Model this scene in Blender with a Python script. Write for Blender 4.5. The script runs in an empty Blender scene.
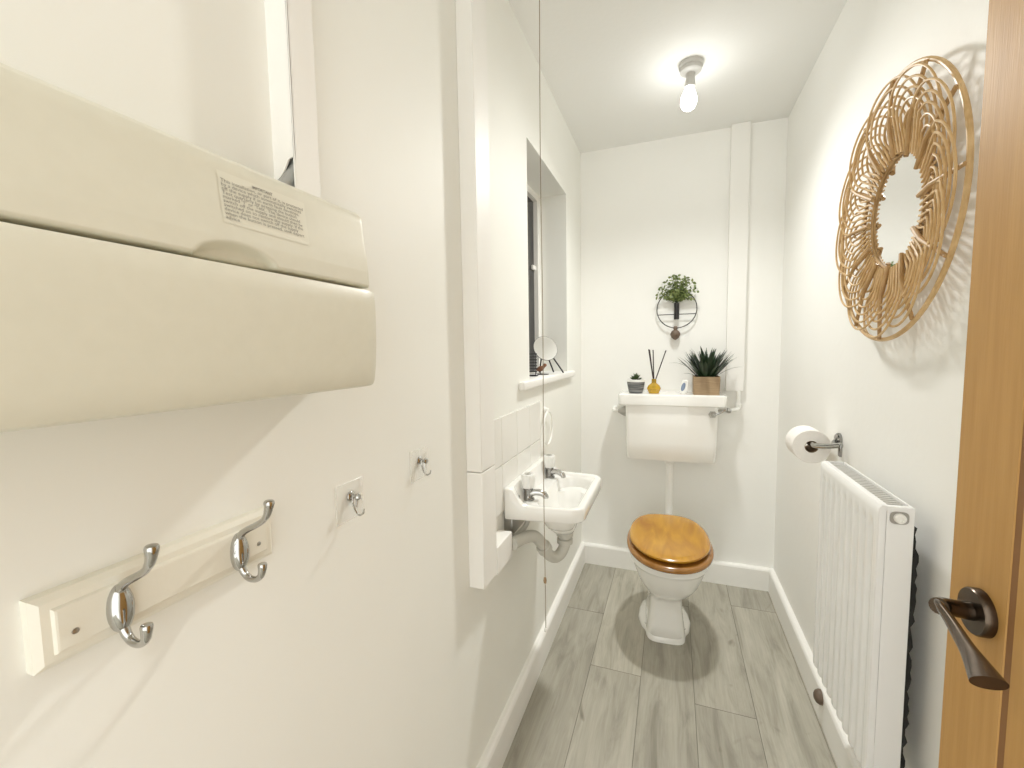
import bpy, bmesh, math, random
from mathutils import Vector, Matrix
random.seed(7)
R = math.radians
COL = bpy.context.scene.collection
sc = bpy.context.scene

# ------------------------------------------------------------------ room numbers (metres)
XL, XR, YB, ZC = -0.507, 0.519, 2.555, 2.4155
YF = -0.34                      # front end, left open to the world fill (doorway, behind the camera)
BT, BH = 0.0245, 0.12           # baseboard
CAM_H = 1.30

# ------------------------------------------------------------------ materials
def mat(name, col, rough=0.5, metal=0.0, **kw):
    m = bpy.data.materials.new(name); m.use_nodes = True
    b = m.node_tree.nodes['Principled BSDF']
    b.inputs['Base Color'].default_value = (*col, 1)
    b.inputs['Roughness'].default_value = rough
    b.inputs['Metallic'].default_value = metal
    for k, v in kw.items():
        b.inputs[k.replace('_', ' ')].default_value = v
    return m

def N(m, t, **kw):
    n = m.node_tree.nodes.new(t)
    for k, v in kw.items(): setattr(n, k, v)
    return n

def noise_mat(name, c1, c2, scale=(1, 1, 1), nscale=6.0, detail=4.0, rough=0.5, bump=0.0, bscale=60.0, metal=0.0, pos=(0.3, 0.7), distortion=0.0, **kw):
    """two tones of the same stuff mixed by a stretched noise, with a fine bump"""
    m = mat(name, c1, rough, metal, **kw)
    nt = m.node_tree; L = nt.links.new; b = nt.nodes['Principled BSDF']
    tc = N(m, 'ShaderNodeTexCoord'); mp = N(m, 'ShaderNodeMapping'); mp.inputs['Scale'].default_value = scale
    L(tc.outputs['Object'], mp.inputs['Vector'])
    n = N(m, 'ShaderNodeTexNoise'); n.inputs['Scale'].default_value = nscale; n.inputs['Detail'].default_value = detail
    n.inputs['Distortion'].default_value = distortion
    L(mp.outputs[0], n.inputs['Vector'])
    r = N(m, 'ShaderNodeValToRGB')
    r.color_ramp.elements[0].position, r.color_ramp.elements[1].position = pos
    r.color_ramp.elements[0].color = (*c1, 1); r.color_ramp.elements[1].color = (*c2, 1)
    L(n.outputs['Fac'], r.inputs['Fac']); L(r.outputs['Color'], b.inputs['Base Color'])
    if bump:
        n2 = N(m, 'ShaderNodeTexNoise'); n2.inputs['Scale'].default_value = bscale; n2.inputs['Detail'].default_value = 3
        L(mp.outputs[0], n2.inputs['Vector'])
        bp = N(m, 'ShaderNodeBump'); bp.inputs['Strength'].default_value = bump; bp.inputs['Distance'].default_value = 0.002
        L(n2.outputs['Fac'], bp.inputs['Height']); L(bp.outputs[0], b.inputs['Normal'])
    return m

M = {}
M['wall'] = noise_mat('white wall paint', (0.85, 0.845, 0.82), (0.87, 0.865, 0.84), nscale=2.5, rough=0.6, bump=0.25, bscale=35)
M['wall_l'] = noise_mat('white paint on old plaster', (0.835, 0.835, 0.795), (0.855, 0.855, 0.815), nscale=3.0, rough=0.6, bump=0.25, bscale=9)
M['ceiling'] = noise_mat('matt ceiling paint', (0.82, 0.82, 0.805), (0.84, 0.84, 0.825), nscale=2.0, rough=0.8, bump=0.2, bscale=60)
M['gloss'] = noise_mat('white satin paint', (0.84, 0.83, 0.80), (0.86, 0.85, 0.825), nscale=4, rough=0.5, bump=0.15, bscale=20)
M['ceramic'] = mat('white glazed ceramic', (0.88, 0.875, 0.85), 0.12, Coat_Weight=0.4, Coat_Roughness=0.05)
M['tile'] = mat('white glazed tile', (0.81, 0.80, 0.765), 0.15)
M['grout'] = mat('pale grout', (0.74, 0.73, 0.69), 0.8)
M['plastic'] = mat('white plastic', (0.88, 0.875, 0.85), 0.35)
M['cream'] = noise_mat('cream plastic', (0.68, 0.665, 0.565), (0.70, 0.685, 0.585), nscale=60, rough=0.38)
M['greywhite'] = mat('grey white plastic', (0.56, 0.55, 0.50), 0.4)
M['board'] = noise_mat('cream gloss paint', (0.78, 0.755, 0.665), (0.80, 0.775, 0.69), nscale=14, rough=0.3, bump=0.15, bscale=90)
M['chrome'] = mat('polished chrome', (0.50, 0.495, 0.48), 0.10, 1.0)
M['tapchrome'] = mat('darkened chrome', (0.30, 0.295, 0.285), 0.15, 1.0)  # base colour darkened to stand in for dark reflections in the taps
M['cablegrey'] = mat('grey cable sheath', (0.34, 0.34, 0.32), 0.5)
M['bronze'] = noise_mat('dark bronze', (0.075, 0.055, 0.04), (0.12, 0.092, 0.07), nscale=30, rough=0.26, metal=1.0)
M['steel'] = mat('dull grey metal', (0.45, 0.44, 0.42), 0.35, 1.0)
M['black'] = mat('black plastic', (0.015, 0.015, 0.016), 0.4)
M['blackmetal'] = mat('black painted metal', (0.02, 0.02, 0.02), 0.4)
M['ink'] = mat('dark grey ink', (0.22, 0.20, 0.17), 0.8)
M['labelfilm'] = mat('clear printed film', (0.73, 0.715, 0.615), 0.3)
M['radiator'] = mat('white radiator enamel', (0.85, 0.85, 0.85), 0.25)
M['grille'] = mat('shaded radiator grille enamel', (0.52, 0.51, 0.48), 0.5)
M['dark'] = mat('matt black', (0.012, 0.011, 0.01), 0.8)
M['paper'] = noise_mat('toilet paper', (0.83, 0.80, 0.77), (0.86, 0.83, 0.80), nscale=80, rough=0.95, bump=0.2, bscale=300)
M['card'] = mat('brown cardboard', (0.30, 0.21, 0.13), 0.9)
M['mirror'] = mat('mirror silver', (0.93, 0.93, 0.93), 0.02, 1.0)
M['cane'] = noise_mat('natural rattan cane', (0.50, 0.32, 0.135), (0.66, 0.46, 0.235), nscale=40, rough=0.45)
M['cane_dark'] = noise_mat('darker rattan cane', (0.36, 0.21, 0.08), (0.50, 0.32, 0.14), nscale=40, rough=0.5)
M['pine'] = noise_mat('honey pine', (0.39, 0.165, 0.008), (0.62, 0.325, 0.022), scale=(5, 0.9, 5), nscale=3.4, detail=3, rough=0.22, pos=(0.3, 0.72), distortion=1.2, Coat_Weight=0.6, Coat_Roughness=0.12)
M['pine_dark'] = noise_mat('varnished brown pine', (0.27, 0.115, 0.02), (0.38, 0.175, 0.035), scale=(8, 2, 8), nscale=4, detail=5, rough=0.22, Coat_Weight=0.6, Coat_Roughness=0.12)
M['oak'] = noise_mat('oak veneer', (0.40, 0.215, 0.058), (0.48, 0.27, 0.085), scale=(14, 14, 0.9), nscale=5, detail=8, rough=0.55, bump=0.1, bscale=30)
M['oak_dark'] = mat('dark oak groove', (0.22, 0.10, 0.03), 0.6)
M['box_wood'] = noise_mat('pale brown planter wood', (0.30, 0.205, 0.115), (0.40, 0.285, 0.17), scale=(3, 3, 30), nscale=6, detail=5, rough=0.6)
M['leaf_dark'] = noise_mat('dark green leaf', (0.008, 0.024, 0.009), (0.026, 0.058, 0.022), nscale=20, rough=0.4)
M['leaf'] = noise_mat('fresh green leaf', (0.085, 0.13, 0.035), (0.26, 0.31, 0.11), nscale=45, rough=0.5)
M['succ'] = noise_mat('succulent green', (0.04, 0.075, 0.03), (0.10, 0.14, 0.06), nscale=60, rough=0.5)
M['soil'] = mat('dark potting soil', (0.03, 0.022, 0.015), 0.95)
M['brown'] = noise_mat('brown wood knob', (0.11, 0.075, 0.05), (0.18, 0.13, 0.095), nscale=50, rough=0.5)
M['copperish'] = noise_mat('copper brown trinket', (0.15, 0.06, 0.03), (0.26, 0.12, 0.06), nscale=60, rough=0.4)
M['reed'] = mat('dark reed stick', (0.035, 0.022, 0.025), 0.7)
M['cordbrown'] = mat('aged pull cord', (0.26, 0.20, 0.14), 0.8)
M['toggle'] = mat('brown toggle', (0.30, 0.20, 0.11), 0.5)
M['bluegrey'] = mat('blue grey oval', (0.20, 0.26, 0.38), 0.3)
M['outside'] = mat('night dark pane', (0.01, 0.012, 0.014), 0.05)
M['lamp_white'] = mat('white lamp plastic', (0.52, 0.51, 0.485), 0.4)

def glass_mat(name, col, rough=0.02, ior=1.45):
    m = mat(name, col, rough); b = m.node_tree.nodes['Principled BSDF']
    b.inputs['Transmission Weight'].default_value = 1.0; b.inputs['IOR'].default_value = ior
    return m
M['clear'] = mat('clear film plate', (0.95, 0.95, 0.93), 0.12, Alpha=0.28)
M['acrylic'] = mat('clear acrylic knob', (0.92, 0.92, 0.90), 0.08, Alpha=0.85)
M['amber'] = mat('amber scent glass', (0.80, 0.52, 0.06), 0.06, Transmission_Weight=0.55, IOR=1.4)
M['pot_grey'] = noise_mat('striped grey pot', (0.07, 0.072, 0.075), (0.30, 0.30, 0.30), scale=(1.5, 1.5, 60), nscale=5, detail=3, rough=0.8, pos=(0.42, 0.6))

def bulb_mat():
    m = bpy.data.materials.new('lit bulb glass'); m.use_nodes = True
    nt = m.node_tree; nt.nodes.clear()
    e = nt.nodes.new('ShaderNodeEmission'); o = nt.nodes.new('ShaderNodeOutputMaterial')
    e.inputs['Color'].default_value = (0.99, 0.995, 0.96, 1); e.inputs['Strength'].default_value = BULB
    nt.links.new(e.outputs[0], o.inputs['Surface']); return m
BULB = 15.0
BEAM = 14.5
M['bulb'] = bulb_mat()

def floor_mat():
    m = mat('grey oak laminate', (0.4, 0.38, 0.34), 0.42)
    nt = m.node_tree; L = nt.links.new; b = nt.nodes['Principled BSDF']
    at = N(m, 'ShaderNodeAttribute'); at.attribute_name = 'plank'      # per plank random tone (r) and grain offset (g)
    sp = N(m, 'ShaderNodeSeparateColor'); L(at.outputs['Color'], sp.inputs[0])
    tc = N(m, 'ShaderNodeTexCoord')
    off = N(m, 'ShaderNodeVectorMath', operation='MULTIPLY_ADD')
    cmb = N(m, 'ShaderNodeCombineXYZ'); L(sp.outputs[1], cmb.inputs[0]); L(sp.outputs[1], cmb.inputs[1]); L(sp.outputs[1], cmb.inputs[2])
    L(cmb.outputs[0], off.inputs[0]); off.inputs[1].default_value = (13.7, 29.3, 7.1); L(tc.outputs['Object'], off.inputs[2])
    mp = N(m, 'ShaderNodeMapping'); mp.inputs['Scale'].default_value = (9, 1.3, 1); L(off.outputs[0], mp.inputs['Vector'])
    n1 = N(m, 'ShaderNodeTexNoise'); n1.inputs['Scale'].default_value = 2.2; n1.inputs['Detail'].default_value = 7; n1.inputs['Roughness'].default_value = 0.62; n1.inputs['Distortion'].default_value = 0.8
    L(mp.outputs[0], n1.inputs['Vector'])
    r1 = N(m, 'ShaderNodeValToRGB'); cr = r1.color_ramp
    cr.elements[0].position = 0.25; cr.elements[0].color = (0.23, 0.215, 0.172, 1)
    cr.elements[1].position = 0.75; cr.elements[1].color = (0.48, 0.455, 0.388, 1)
    e = cr.elements.new(0.48); e.color = (0.375, 0.354, 0.295, 1)
    L(n1.outputs['Fac'], r1.inputs['Fac'])
    # fine grain
    mp2 = N(m, 'ShaderNodeMapping'); mp2.inputs['Scale'].default_value = (90, 3, 1); L(off.outputs[0], mp2.inputs['Vector'])
    n2 = N(m, 'ShaderNodeTexNoise'); n2.inputs['Scale'].default_value = 2.0; n2.inputs['Detail'].default_value = 4; L(mp2.outputs[0], n2.inputs['Vector'])
    # knots: sparse dark smudges
    mp3 = N(m, 'ShaderNodeMapping'); mp3.inputs['Scale'].default_value = (5, 2.4, 1); L(off.outputs[0], mp3.inputs['Vector'])
    v = N(m, 'ShaderNodeTexNoise'); v.inputs['Scale'].default_value = 1.7; v.inputs['Detail'].default_value = 2; v.inputs['Distortion'].default_value = 1.5; L(mp3.outputs[0], v.inputs['Vector'])
    r3 = N(m, 'ShaderNodeValToRGB'); r3.color_ramp.elements[0].position = 0.66; r3.color_ramp.elements[0].color = (1, 1, 1, 1)
    r3.color_ramp.elements[1].position = 0.80; r3.color_ramp.elements[1].color = (0.52, 0.50, 0.46, 1); L(v.outputs['Fac'], r3.inputs['Fac'])
    mx = N(m, 'ShaderNodeMix', data_type='RGBA', blend_type='MULTIPLY'); mx.inputs[0].default_value = 1.0
    L(r1.outputs['Color'], mx.inputs[6]); L(r3.outputs['Color'], mx.inputs[7])
    tone = N(m, 'ShaderNodeMath', operation='MULTIPLY_ADD'); L(sp.outputs[0], tone.inputs[0]); tone.inputs[1].default_value = 0.22; tone.inputs[2].default_value = 0.90
    g = N(m, 'ShaderNodeMath', operation='MULTIPLY_ADD'); L(n2.outputs['Fac'], g.inputs[0]); g.inputs[1].default_value = 0.34; g.inputs[2].default_value = 0.83
    tg = N(m, 'ShaderNodeMath', operation='MULTIPLY'); L(tone.outputs[0], tg.inputs[0]); L(g.outputs[0], tg.inputs[1])
    mx2 = N(m, 'ShaderNodeVectorMath', operation='SCALE'); L(mx.outputs[2], mx2.inputs[0]); L(tg.outputs[0], mx2.inputs['Scale'])
    L(mx2.outputs[0], b.inputs['Base Color'])
    bp = N(m, 'ShaderNodeBump'); bp.inputs['Strength'].default_value = 0.12; bp.inputs['Distance'].default_value = 0.001
    L(n2.outputs['Fac'], bp.inputs['Height']); L(bp.outputs[0], b.inputs['Normal'])
    return m
M['floor'] = floor_mat()
M['groove'] = mat('dark plank joint', (0.20, 0.185, 0.155), 0.8)

# ------------------------------------------------------------------ mesh builder (world coordinates)
class B:
    def __init__(s): s.bm = bmesh.new(); s.boxy = False
    def box(s, x0, x1, y0, y1, z0, z1, bev=0.0, seg=2, only=None):
        s.boxy = True
        v = [s.bm.verts.new((x, y, z)) for x in (x0, x1) for y in (y0, y1) for z in (z0, z1)]
        F = [(0, 1, 3, 2), (4, 6, 7, 5), (0, 4, 5, 1), (2, 3, 7, 6), (0, 2, 6, 4), (1, 5, 7, 3)]
        fs = [s.bm.faces.new([v[i] for i in f]) for f in F]
        if bev:
            es = list({e for f in fs for e in f.edges if only is None or only(e)})
            bmesh.ops.bevel(s.bm, geom=es, offset=bev, segments=seg, affect='EDGES', profile=0.5)
        return s
    def loft(s, rings, cap0=True, cap1=True, closed=True):
        vr = [[s.bm.verts.new(p) for p in r] for r in rings]
        n = len(rings[0])
        for a, b in zip(vr, vr[1:]):
            for i in range(n if closed else n - 1):
                j = (i + 1) % n
                s.bm.faces.new((a[i], a[j], b[j], b[i]))
        if cap0 and closed: s.bm.faces.new(list(reversed(vr[0])))
        if cap1 and closed: s.bm.faces.new(vr[-1])
        return s
    def tube(s, pts, r, seg=10, closed=False, flat=None):
        pts = [Vector(p) for p in pts]; n = len(pts)
        rr = r if isinstance(r, (list, tuple)) else [r] * n
        tang = []
        for i in range(n):
            if closed: t = pts[(i + 1) % n] - pts[i - 1]
            else: t = pts[min(i + 1, n - 1)] - pts[max(i - 1, 0)]
            tang.append(t.normalized() if t.length > 1e-9 else Vector((0, 0, 1)))
        ref = Vector((0, 0, 1)) if abs(tang[0].z) < 0.9 else Vector((1, 0, 0))
        u = tang[0].cross(ref).normalized(); rings = []
        for i in range(n):
            u = (u - tang[i] * u.dot(tang[i])).normalized(); w = tang[i].cross(u)
            rings.append([pts[i] + (u * math.cos(a) + w * math.sin(a)) * rr[i] for a in (2 * math.pi * k / seg for k in range(seg))])
        if closed:
            # realign the seam of the last ring to the first
            vr = [[s.bm.verts.new(p) for p in q] for q in rings]
            best = min(range(seg), key=lambda sh: sum((rings[-1][k] - rings[0][(k + sh) % seg]).length for k in range(seg)))
            for i in range(n - 1):
                for k in range(seg):
                    j = (k + 1) % seg; s.bm.faces.new((vr[i][k], vr[i][j], vr[i + 1][j], vr[i + 1][k]))
            for k in range(seg):
                j = (k + 1) % seg
                s.bm.faces.new((vr[-1][k], vr[-1][j], vr[0][(j + best) % seg], vr[0][(k + best) % seg]))
        else:
            s.loft(rings)
        return s
    def lathe(s, prof, c, axis=(0, 0, 1), seg=32):
        a = Vector(axis).normalized(); ref = Vector((1, 0, 0)) if abs(a.x) < 0.9 else Vector((0, 1, 0))
        u = (ref - a * ref.dot(a)).normalized(); w = a.cross(u); c = Vector(c)
        rings = [[c + a * h + (u * math.cos(t) + w * math.sin(t)) * max(r, 1e-4) for t in (2 * math.pi * k / seg for k in range(seg))] for r, h in prof]
        return s.loft(rings)
    def build(s, name, m, parent=None, loc=None, smooth=None):
        bm = s.bm
        if smooth is None: smooth = 20 if s.boxy else 35
        bmesh.ops.recalc_face_normals(bm, faces=bm.faces)
        root = parent
        while root is not None and root.parent is not None: root = root.parent
        o0 = Vector(root.location) if root is not None else Vector(loc or (0, 0, 0))
        if o0.length: bmesh.ops.translate(bm, verts=bm.verts, vec=-o0)
        me = bpy.data.meshes.new(name); bm.to_mesh(me); bm.free()
        me.materials.append(m)
        for p in me.polygons: p.use_smooth = True
        if smooth is not None: me.set_sharp_from_angle(angle=R(smooth))
        o = bpy.data.objects.new(name, me); COL.objects.link(o)
        if parent is not None: o.parent = parent
        else: o.location = o0
        return o

def thing(name, label, cat, loc, group=None):
    o = bpy.data.objects.new(name, None); COL.objects.link(o)
    o.location = loc; o.empty_display_size = 0.05
    return tag(o, label, cat, group)
def tag(o, label, cat, group=None):
    o['label'] = label; o['category'] = cat
    if group: o['group'] = group
    return o
def struct(o): o['kind'] = 'structure'; return o
def dup(o, parent=None):
    c = o.copy(); COL.objects.link(c)
    if parent is not None: c.parent = parent
    for ch in list(o.children): dup(ch, c)
    return c

def smooth_path(pts, n=8, closed=False):
    """Catmull-Rom through the points"""
    P = [Vector(p) for p in pts]; out = []
    m = len(P)
    rng = range(m if closed else m - 1)
    for i in rng:
        if closed: a, b, c, d = P[i - 1], P[i], P[(i + 1) % m], P[(i + 2) % m]
        else: a, b, c, d = P[max(i - 1, 0)], P[i], P[i + 1], P[min(i + 2, m - 1)]
        for k in range(n):
            t = k / n
            out.append(0.5 * ((2 * b) + (c - a) * t + (2 * a - 5 * b + 4 * c - d) * t * t + (3 * b - a - 3 * c + d) * t ** 3))
    if not closed: out.append(P[-1])
    return out
def lerp(a, b, t): return a + (b - a) * t
def sstep(a, b, x):
    t = min(1, max(0, (x - a) / (b - a))); return t * t * (3 - 2 * t)
def table(tab, z):
    if z <= tab[0][0]: return tab[0][1:]
    for p, q in zip(tab, tab[1:]):
        if z <= q[0]:
            t = (z - p[0]) / (q[0] - p[0]); return tuple(lerp(a, b, t) for a, b in zip(p[1:], q[1:]))
    return tab[-1][1:]

# ================================================================== SETTING
WT = 0.22
# window opening in the left wall
WY0, WY1, WZ0, WZ1 = 1.560, 2.187, 1.150, 2.072
b = B()
b.box(XL - WT, XL, YF - 0.12, WY0, 0, ZC); b.box(XL - WT, XL, WY1, YB + 0.1, 0, ZC)
b.box(XL - WT, XL, WY0, WY1, 0, WZ0); b.box(XL - WT, XL, WY0, WY1, WZ1, ZC)
struct(b.build('wall_left', M['wall_l']))
struct(B().box(XR, XR + 0.1, YF - 0.12, YB + 0.1, 0, ZC).build('wall_right', M['wall']))
struct(B().box(XL, XR, YB, YB + 0.1, 0, ZC).build('wall_back', M['wall']))
struct(B().box(XL - WT, XR + 0.1, YF - 0.12, YB + 0.1, ZC, ZC + 0.1).build('ceiling', M['ceiling']))

# floor: laminate boards as one mesh; each board has its own tone and grain offset
bm = bmesh.new()
lay = bm.loops.layers.color.new('plank')
xs = [XL - 0.10 + 0.0, -0.498, -0.300, -0.101, 0.093, 0.293, 0.490, XR + 0.09]
ends = {0: [0.7, 1.9], 1: [-0.43, 0.85, 2.055], 2: [-0.7, 0.48, 1.69], 3: [-0.2, 1.05, 2.25], 4: [-0.7, 0.42, 1.617], 5: [-0.1, 1.12, 2.33], 6: [0.6, 1.8]}
g = 0.0009
for i in range(len(xs) - 1):
    ys = [YF - 1.4] + ends[i] + [YB + 0.09]
    for y0, y1 in zip(ys, ys[1:]):
        c = (random.random(), random.random(), 0, 1)
        x0, x1 = xs[i], xs[i + 1]
        q = [(x0 + g, y0 + g), (x1 - g, y0 + g), (x1 - g, y1 - g), (x0 + g, y1 - g)]
        p = [(x0, y0), (x1, y0), (x1, y1), (x0, y1)]
        t = [bm.verts.new((x, y, 0)) for x, y in q]; u = [bm.verts.new((x, y, -0.0015)) for x, y in p]
        fs = [bm.faces.new(t)] + [bm.faces.new((u[k], u[(k + 1) % 4], t[(k + 1) % 4], t[k])) for k in range(4)]
        for f in fs[1:]: f.material_index = 1
        for f in fs:
            for l in f.loops: l[lay] = c
me = bpy.data.meshes.new('floor'); bm.to_mesh(me); bm.free(); me.materials.append(M['floor']); me.materials.append(M['groove'])
fl = bpy.data.objects.new('floor', me); COL.objects.link(fl); struct(fl)

# baseboards with a softened top edge
def board_profile(n): return [(0, 0), (n, 0), (n, BH - 0.012), (n - 0.004, BH - 0.004), (n - 0.011, BH), (0, BH)]
def base_run(name, f, a, bb):
    s = B(); s.loft([[f(d, t, z) for d, z in board_profile(BT)] for t in (a, bb)]); struct(s.build(name, M['gloss'], smooth=20))
base_run('baseboard_left', lambda d, t, z: (XL + d, t, z), YF, YB)
base_run('baseboard_right', lambda d, t, z: (XR - d, t, z), YF, YB)
base_run('baseboard_back', lambda d, t, z: (t, YB - d, z), XL + BT - 0.001, XR - BT + 0.001)

# window: frame set deep in the reveal, dark night glass, white sill
w1 = bpy.data.objects.new('window_1', None); COL.objects.link(w1); w1.location = (XL - 0.17, WY0, WZ0); struct(w1)
FX0, FX1 = XL - 0.20, XL - 0.138
b = B(); st = 0.040
def ringrect(x, y0, y1, z0, z1): return [(x, y0, z0), (x, y1, z0), (x, y1, z1), (x, y0, z1)]
b.loft([ringrect(FX0, WY0, WY1, WZ0, WZ1), ringrect(FX1, WY0, WY1, WZ0, WZ1),
        ringrect(FX1, WY0 + st, WY1 - st, WZ0 + st, WZ1 - 0.03), ringrect(FX0 + 0.02, WY0 + st, WY1 - st, WZ0 + st, WZ1 - 0.03)], cap0=False, cap1=False)
b.build('window_frame', M['gloss'], w1, smooth=20)
B().box(XL - 0.166, XL - 0.160, WY0 + st, WY1 - st, WZ0 + st, WZ1 - 0.03).build('window_pane', M['outside'], w1)
B().box(XL - 0.160, XL - 0.146, WY1 - st - 0.05, WY1 - st, 1.70, 1.722, 0.004).build('window_catch', M['gloss'], w1)
# sill board: runs over the wall face
b = B(); b.box(FX1, XL + 0.001, WY0, WY1, WZ0, 1.186); b.build('window_ledge', M['gloss'], w1)
b = B(); b.box(XL, XL + 0.024, 1.432, 2.278, 1.155, 1.187, 0.008, 3); b.build('window_sill', M['gloss'], w1)

# door (open, beside the camera)
DX = 0.333; DY1 = 0.684; DY0 = DY1 - 0.762
d1 = bpy.data.objects.new('door_1', None); COL.objects.link(d1); d1.location = (DX, DY0, 0); struct(d1)
GY = 0.580
ring = []
def dring(z): return [(DX, DY0, z), (DX, DY0 + 0.10, z), (DX + 0.006, DY0 + 0.104, z), (DX, DY0 + 0.108, z),
                      (DX, GY - 0.006, z), (DX + 0.006, GY, z), (DX, GY + 0.006, z), (DX, DY1 - 0.002, z), (DX + 0.002, DY1, z), (DX + 0.036, DY1, z), (DX + 0.036, DY0, z)]
b = B(); b.loft([dring(0.008), dring(1.99)]); leaf = b.build('door_leaf', M['oak'], d1, smooth=15)
b = B(); b.box(DX + 0.0008, DX + 0.006, GY - 0.0045, GY + 0.0045, 0.009, 1.989); b.build('panel_groove', M['oak_dark'], leaf)
hz, hy = 0.995, 0.622
b = B(); b.lathe([(0.026, 0), (0.026, 0.008), (0.0245, 0.0102), (0.012, 0.0108), (0.012, 0.0108)], (DX, hy, hz), (-1, 0, 0), 40)
ro = b.build('handle_rose', M['bronze'], d1)
b = B(); b.tube([(DX - 0.009, hy, hz), (DX - 0.02, hy, hz), (DX - 0.036, hy - 0.002, hz + 0.002), (DX - 0.044, hy - 0.012, hz + 0.006)], [0.0105, 0.0095, 0.0095, 0.009], 20)
b.build('handle_neck', M['bronze'], ro)
# blade: narrow at the neck, widening to a flat end, top edge and lower edge given separately
b = B(); rings = []
n = 16
for i in range(n + 1):
    t = i / n
    A_ = Vector((lerp(0.2755, 0.2640, t), lerp(0.5930, 0.4550, t), lerp(1.0195, 1.0175, t)))     # upper edge
    D_ = Vector((lerp(0.2915, 0.2385, t), lerp(0.5920, 0.4560, t), lerp(0.9960, 1.0155, t)))     # lower edge
    m_ = (A_ + D_) / 2; h_ = (A_ - D_) / 2; th = lerp(0.0050, 0.0056, t)
    nn = Vector((0, 1, 0)).cross(h_).normalized() * th
    k_ = 0.8 if i == 0 else 1.0
    rings.append([m_ + h_ * k_ * math.copysign(abs(math.cos(a)) ** 0.9, math.cos(a)) + nn * k_ * math.sin(a) for a in (2 * math.pi * k / 28 for k in range(28))])
b.loft(rings); b.build('lever', M['bronze'], ro)

# ================================================================== CONSUMER UNIT (fuse board)
Y0, Y1 = -0.02, 0.512
t = thing('consumer_unit', 'long cream fuse board mounted high on the near wall', 'fuse box', (XL, 0.25, 1.37))
SEAM = 1.389
up = [(0.0, 1.492), (0.080, 1.4925), (0.096, 1.491), (0.1025, 1.485), (0.105, 1.458), (0.1085, 1.43), (0.1105, 1.41), (0.1110, 1.3925), (0.1090, SEAM + 0.001), (0.0, SEAM + 0.001)]
def refine(pf, k):
    o = []
    for a, c in zip(pf, pf[1:]):
        for i in range(k): o.append((lerp(a[0], c[0], i / k), lerp(a[1], c[1], i / k)))
    o.append(pf[-1]); return o
upr = refine(up[:6], 3)[:-1] + refine(up[5:8], 14)[:-1] + refine(up[7:], 2)
def notch(y, d, z):
    # finger pull: shallow arched dish in the lower edge of the upper half
    c, hw, hgt = 0.312, 0.043, 0.0185
    if d < 0.09: return d
    k = 1 - ((y - c) / hw) ** 2
    if k <= 0: return d
    top = SEAM + hgt * math.sqrt(k)
    return d - 0.011 * sstep(-0.001, 0.008, top - z)
ysn = [Y0 + (Y1 - Y0) * i / 240 for i in range(241)]
rings = []
for i, y in enumerate(ysn):
    e = sstep(Y1 - 0.012, Y1, y); k = 1 - 0.06 * e * e
    rings.append([(XL + notch(y, d * (k if d > 0.05 else 1), z), y, z if d < 0.05 else z - 0.004 * e * e * (1 if z > 1.45 else 0)) for d, z in upr])
b = B(); b.loft(rings); cu_up = b.build('housing', M['cream'], t, smooth=55)
lo = [(0.0, SEAM - 0.003), (0.108, SEAM - 0.003), (0.1135, SEAM - 0.0042), (0.1155, SEAM - 0.008), (0.1168, 1.365), (0.1170, 1.34), (0.1160, 1.31), (0.1138, 1.28), (0.1105, 1.260), (0.1075, 1.2545), (0.102, 1.252), (0.0, 1.251)]
b = B(); rings = []
for y in [Y0, Y1 - 0.03, Y1 - 0.008, Y1 - 0.002, Y1 + 0.0015]:
    e = sstep(Y1 - 0.012, Y1 + 0.0015, y); rings.append([(XL + d * (1 - 0.04 * e if d > 0.05 else 1), y, z) for d, z in lo])
b.loft(rings); b.build('cover', M['cream'], t, smooth=30)
# printed warning label
lb = B(); ly0, ly1, lz0, lz1 = 0.299, 0.402, 1.4245, 1.4735
def up_x(z):
    for a, c in zip(up, up[1:]):
        if a[1] >= z >= c[1] and a[0] > 0.09: return XL + lerp(a[0], c[0], (a[1] - z) / max(1e-6, a[1] - c[1]))
    return XL + 0.105
lb.loft([[(up_x(z) + dd, y, z) for z in (lz1, 1.455, 1.44, lz0)] for y, dd in ((ly0, 0.0004), (ly1, 0.0004))], closed=False)
lab = lb.build('warning_label', M['labelfilm'], t); lab['label'] = 'printed notice headed IMPORTANT'
def text_obj(body, size, origin, xdir, zdir, mt, parent, name, align='LEFT', bold=0.0, wide=1.0):
    cu = bpy.data.curves.new(name, 'FONT'); cu.body = body; cu.size = size; cu.align_x = align; cu.resolution_u = 3; cu.offset = bold
    tmp = bpy.data.objects.new(name + '_tmp', cu); COL.objects.link(tmp)
    bpy.context.view_layer.update()
    me = bpy.data.meshes.new_from_object(tmp.evaluated_get(bpy.context.evaluated_depsgraph_get()))
    bpy.data.objects.remove(tmp)
    xd, zd = Vector(xdir).normalized(), Vector(zdir).normalized(); nd = xd.cross(zd)
    root = parent
    while root.parent is not None: root = root.parent
    Mx = Matrix.Translation(Vector(origin) - Vector(root.location)) @ Matrix((xd, zd, nd)).transposed().to_4x4()
    me.transform(Mx @ Matrix.Diagonal((wide, 1, 1, 1))); me.materials.clear(); me.materials.append(mt)
    o = bpy.data.objects.new(name, me); COL.objects.link(o); o.parent = parent; return o
lines = ["This installation, or part of it, is protected", "by a device which automatically switches", "off the supply if an earth fault develops.", "Test quarterly by pressing the button",
         "marked 'T' or 'Test'. The device should", "switch off the supply and should then be", "switched on to restore the supply. If the", "device does not switch off the supply", "when the button is pressed, seek expert", "advice."]
zt, zb_ = 1.466, 1.428
zdir = (up_x(zt) - up_x(zb_), 0, zt - zb_)
def lp(y, z): return (up_x(z) + 0.0012, y, z)
xdir = (0, 1, 0)
z = 1.4675
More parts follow.
